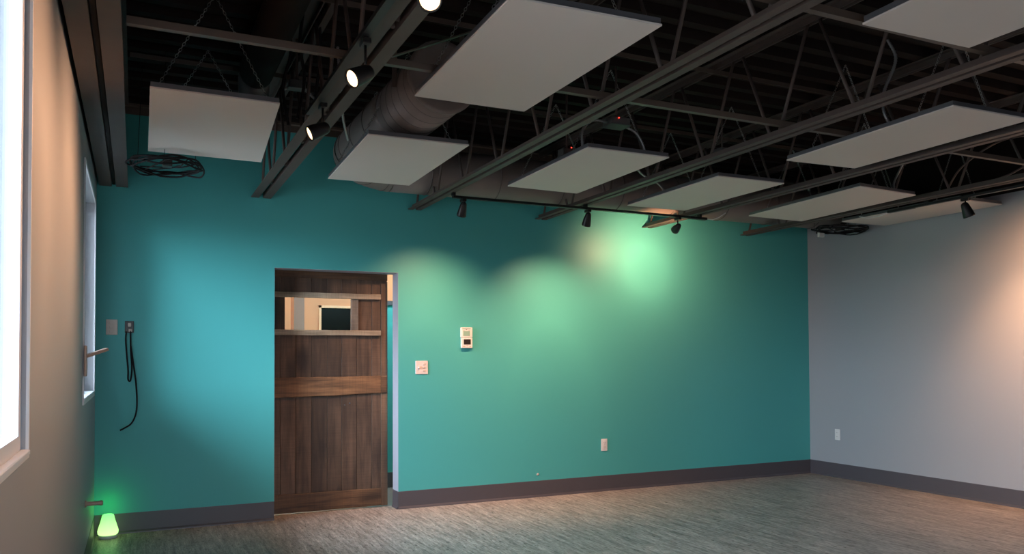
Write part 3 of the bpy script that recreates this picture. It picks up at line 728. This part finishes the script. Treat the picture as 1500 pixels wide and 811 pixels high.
# thermostat
t = thing('thermostat', (2.788, YW, 1.435), 'white wall thermostat pair with green display above dark display', 'thermostat')
x0, x1 = 2.732, 2.846; z0, z1 = 1.437, 1.628
MB().bbox(x0+0.003, x1-0.002, YW-0.028, YW-0.001, z0, z0+0.098, 0.004).build('lower_case', PLASTIC, t)
MB().bbox(x0-0.002, x1, YW-0.024, YW-0.001, z0+0.1, z1, 0.004).build('upper_case', PLASTIC, t)
MB().bbox(x0+0.020, x1-0.026, YW-0.0262, YW-0.022, z0+0.112, z0+0.158, 0.001).build('green_display', LCDG, t)
MB().bbox(x0+0.024, x1-0.020, YW-0.0305, YW-0.027, z0+0.032, z0+0.082, 0.001).build('dark_display', DARKPL, t)
s = MB()
for (a, b, c_, e) in ((0.012, 0.096, 0.176, 0.181), (0.018, 0.036, 0.160, 0.163), (0.046, 0.060, 0.168, 0.172), (0.072, 0.090, 0.160, 0.163)):
    s.box(x0+a, x0+b, YW-0.0247, YW-0.0237, z0+c_, z0+e)
s.build('upper_marking', DARKPL, t)
s = MB()
for (a, b, c_, e) in ((0.018, 0.040, 0.013, 0.017), (0.050, 0.068, 0.019, 0.023), (0.080, 0.098, 0.013, 0.017)): s.box(x0+a, x0+b, YW-0.0290, YW-0.0277, z0+c_, z0+e)
s.build('button', mat('reddish_marking', (0.35, 0.13, 0.10), 0.5, bump=(50, .02)), t)
# switch plate
t = thing('switch_plate', (2.355, YW, 1.26), 'white double wall switch plate right of the doorway', 'light switch')
MB().bbox(2.296, 2.414, YW-0.007, YW-0.0005, 1.200, 1.322, 0.003).build('plate', PLASTIC2, t)
s = MB().bbox(2.320, 2.334, YW-0.020, YW-0.006, 1.252, 1.272, 0.002); s.build('toggle', PLASTIC, t)
for z in (1.232, 1.262, 1.292):
    MB().bbox(2.366, 2.390, YW-0.011, YW-0.006, z-0.009, z+0.009, 0.002).build('button', BEIGEPL, t)
# outlets
def outlet(o, pl, label, m1=PLASTIC):
    ox, oy, oz = o
    t = thing('wall_outlet', o, label, 'wall outlet', 'duplex wall outlets')
    def bb(a0, a1, d0, d1, z0, z1, c):
        s = MB()
        if pl == 'y': s.bbox(ox+a0, ox+a1, oy-d1, oy-d0, oz+z0, oz+z1, c)
        else: s.bbox(ox-d1, ox-d0, oy+a0, oy+a1, oz+z0, oz+z1, c)
        return s
    bb(-0.036, 0.036, 0.0005, 0.006, -0.060, 0.060, 0.002).build('plate', m1, t)
    for dz in (-0.022, 0.022):
        f = bb(-0.017, 0.017, 0.005, 0.0085, dz-0.015, dz+0.015, 0.002).build('socket', m1, t)
        s = MB()
        for a in (-0.007, 0.007):
            if pl == 'y': s.box(ox+a-0.001, ox+a+0.001, oy-0.0092, oy-0.008, oz+dz-0.004, oz+dz+0.006)
            else: s.box(ox-0.0092, ox-0.008, oy+a-0.001, oy+a+0.001, oz+dz-0.004, oz+dz+0.006)
        s.build('slot', DARKPL, f)
    return t
outlet((4.285, YW, 0.464), 'y', 'pinkish white outlet low on the teal wall')
outlet((XR, 6.512, 0.475), 'x', 'white outlet low on the gray right wall')
# beige plate
t = thing('control_plate', (-0.163, YW, 1.597), 'beige control plate on teal wall by the left corner', 'control plate')
MB().bbox(-0.203, -0.122, YW-0.008, YW-0.0005, 1.537, 1.656, 0.003).build('plate', BEIGEPL, t)
for z in (1.565, 1.597, 1.629): MB().bbox(-0.178, -0.147, YW-0.011, YW-0.007, z-0.011, z+0.011, 0.002).build('button', BEIGEPL, t)
# dark device with coiled cord
t = thing('jack_plate', (-0.040, YW, 1.60), 'dark wall jack with plugged in black cord', 'wall jack')
MB().bbox(-0.072, -0.008, YW-0.012, YW-0.0005, 1.553, 1.645, 0.003).build('plate', DARKPL, t)
s = MB().bbox(-0.050, -0.026, YW-0.030, YW-0.011, 1.600, 1.630, 0.004).bbox(-0.044, -0.020, YW-0.034, YW-0.011, 1.560, 1.585, 0.004); s.build('plug', BEIGEPL, t)
yc = YW-0.020
s = MB()
def crv(pts, r, s):
    P = [Vector(p) for p in pts]; P = [P[0]*2-P[1]]+P+[P[-1]*2-P[-2]]; out = []
    for i in range(1, len(P)-2):
        for k in range(8):
            f = k/8; a, b, c, d_ = P[i-1:i+3]
            out.append(0.5*((2*b)+(c-a)*f+(2*a-5*b+4*c-d_)*f*f+(3*b-a-3*c+d_)*f**3))
    out.append(P[-2]); s.tube(out, r, 8)
crv([(-0.032, yc-.010, 1.57), (-0.030, yc, 1.50), (-0.028, yc, 1.40), (-0.020, yc, 1.28), (-0.028, yc, 1.185), (-0.045, yc, 1.19), (-0.046, yc, 1.26), (-0.056, yc, 1.38), (-0.064, yc, 1.50), (-0.060, yc, 1.565)], 0.006, s)
crv([(-0.028, yc+.006, 1.45), (-0.012, yc+.006, 1.33), (0.010, yc+.004, 1.16), (0.018, yc+.004, 1.02), (0.010, yc+.004, 0.92), (-0.020, yc+.002, 0.85), (-0.070, yc-.008, 0.815), (-0.10, yc-.015, 0.80)], 0.006, s)
s.build('cord', CABLE, t)
# tiny pale anchor low on the teal wall
tag(MB().lathe((3.533, YW, 0.217), (0,-1,0), [(0, 0.013), (0.003, 0.012), (0.005, 0.004)], 12).build('wall_anchor', BEIGEPL, None, (3.533, YW, 0.217)),
    'tiny pale screw anchor just above the teal wall baseboard', 'screw anchor')
# levers beside the far window
t = thing('lever_bracket', (XL, 5.35, 1.36), 'tan lever handle sticking out beside the far window', 'lever')
MB().bbox(XL+0.009, XL+0.022, 5.22, 5.30, 1.25, 1.43, 0.003).build('mounting_plate', TANW, t)
MB().bar((XL+0.015, 5.25, 1.365), (-0.150, 5.30, 1.408), 0.05, 0.016).build('lever_arm', TANW, t)
t = thing('wall_stop', (XL, 5.65, 0.42), 'small tan bumper low on the left wall above the green lamp', 'wall bumper')
MB().lathe((XL, 5.65, 0.45), (1,0,0), [(0, 0.022), (0.006, 0.022), (0.01, 0.014), (0.075, 0.013), (0.09, 0.017), (0.10, 0.012)], 14).build('bumper', TANW, t)

# ------------------------------------------------------------------ green glowing diffuser lamp on the floor
GX, GY = -0.175, 6.80
GREEN = bpy.data.materials.new('glowing_green_shade'); GREEN.use_nodes = True
nt = GREEN.node_tree; b = nt.nodes['Principled BSDF']; b.inputs['Base Color'].default_value = (0.5, 0.9, 0.5, 1)
tc = nt.nodes.new('ShaderNodeTexCoord'); sp = nt.nodes.new('ShaderNodeSeparateXYZ'); nt.links.new(tc.outputs['Object'], sp.inputs[0])
r = nt.nodes.new('ShaderNodeValToRGB'); e = r.color_ramp.elements
e[0].position = 0.0; e[0].color = (0.58, 1.0, 0.32, 1); e[1].position = 1.0; e[1].color = (0.16, 0.62, 0.16, 1)
mr = nt.nodes.new('ShaderNodeMapRange'); mr.inputs['From Min'].default_value = 0.03; mr.inputs['From Max'].default_value = 0.19
nt.links.new(sp.outputs['Z'], mr.inputs['Value']); nt.links.new(mr.outputs[0], r.inputs[0]); nt.links.new(r.outputs[0], b.inputs['Emission Color'])
b.inputs['Emission Strength'].default_value = 1.5
t = thing('diffuser_lamp', (GX, GY, 0), 'small glowing green cone shaped diffuser lamp on the floor', 'lamp')
MB().lathe((GX, GY, 0), (0,0,1), [(0, 0.060), (0.004, 0.064), (0.022, 0.064), (0.026, 0.060)], 28).build('base', mat('pale_base', (0.5, 0.55, 0.5), 0.4, bump=(60, .02)), t)
MB().lathe((GX, GY, 0), (0,0,1), [(0.027, 0.062), (0.034, 0.070), (0.055, 0.072), (0.085, 0.064), (0.13, 0.050), (0.165, 0.042), (0.175, 0.038), (0.178, 0.030)], 28).build('glowing_shade', GREEN, t)
l = bpy.data.lights.new('diffuser_glow', 'POINT'); l.energy = 0.45; l.color = (0.05, 1.0, 0.16); l.shadow_soft_size = 0.07
ob = bpy.data.objects.new('diffuser_glow', l); COL.objects.link(ob); ob.parent = t; ob.location = (0, 0, 0.24)

for o in bpy.data.objects:
    if '_o' in o: del o['_o']
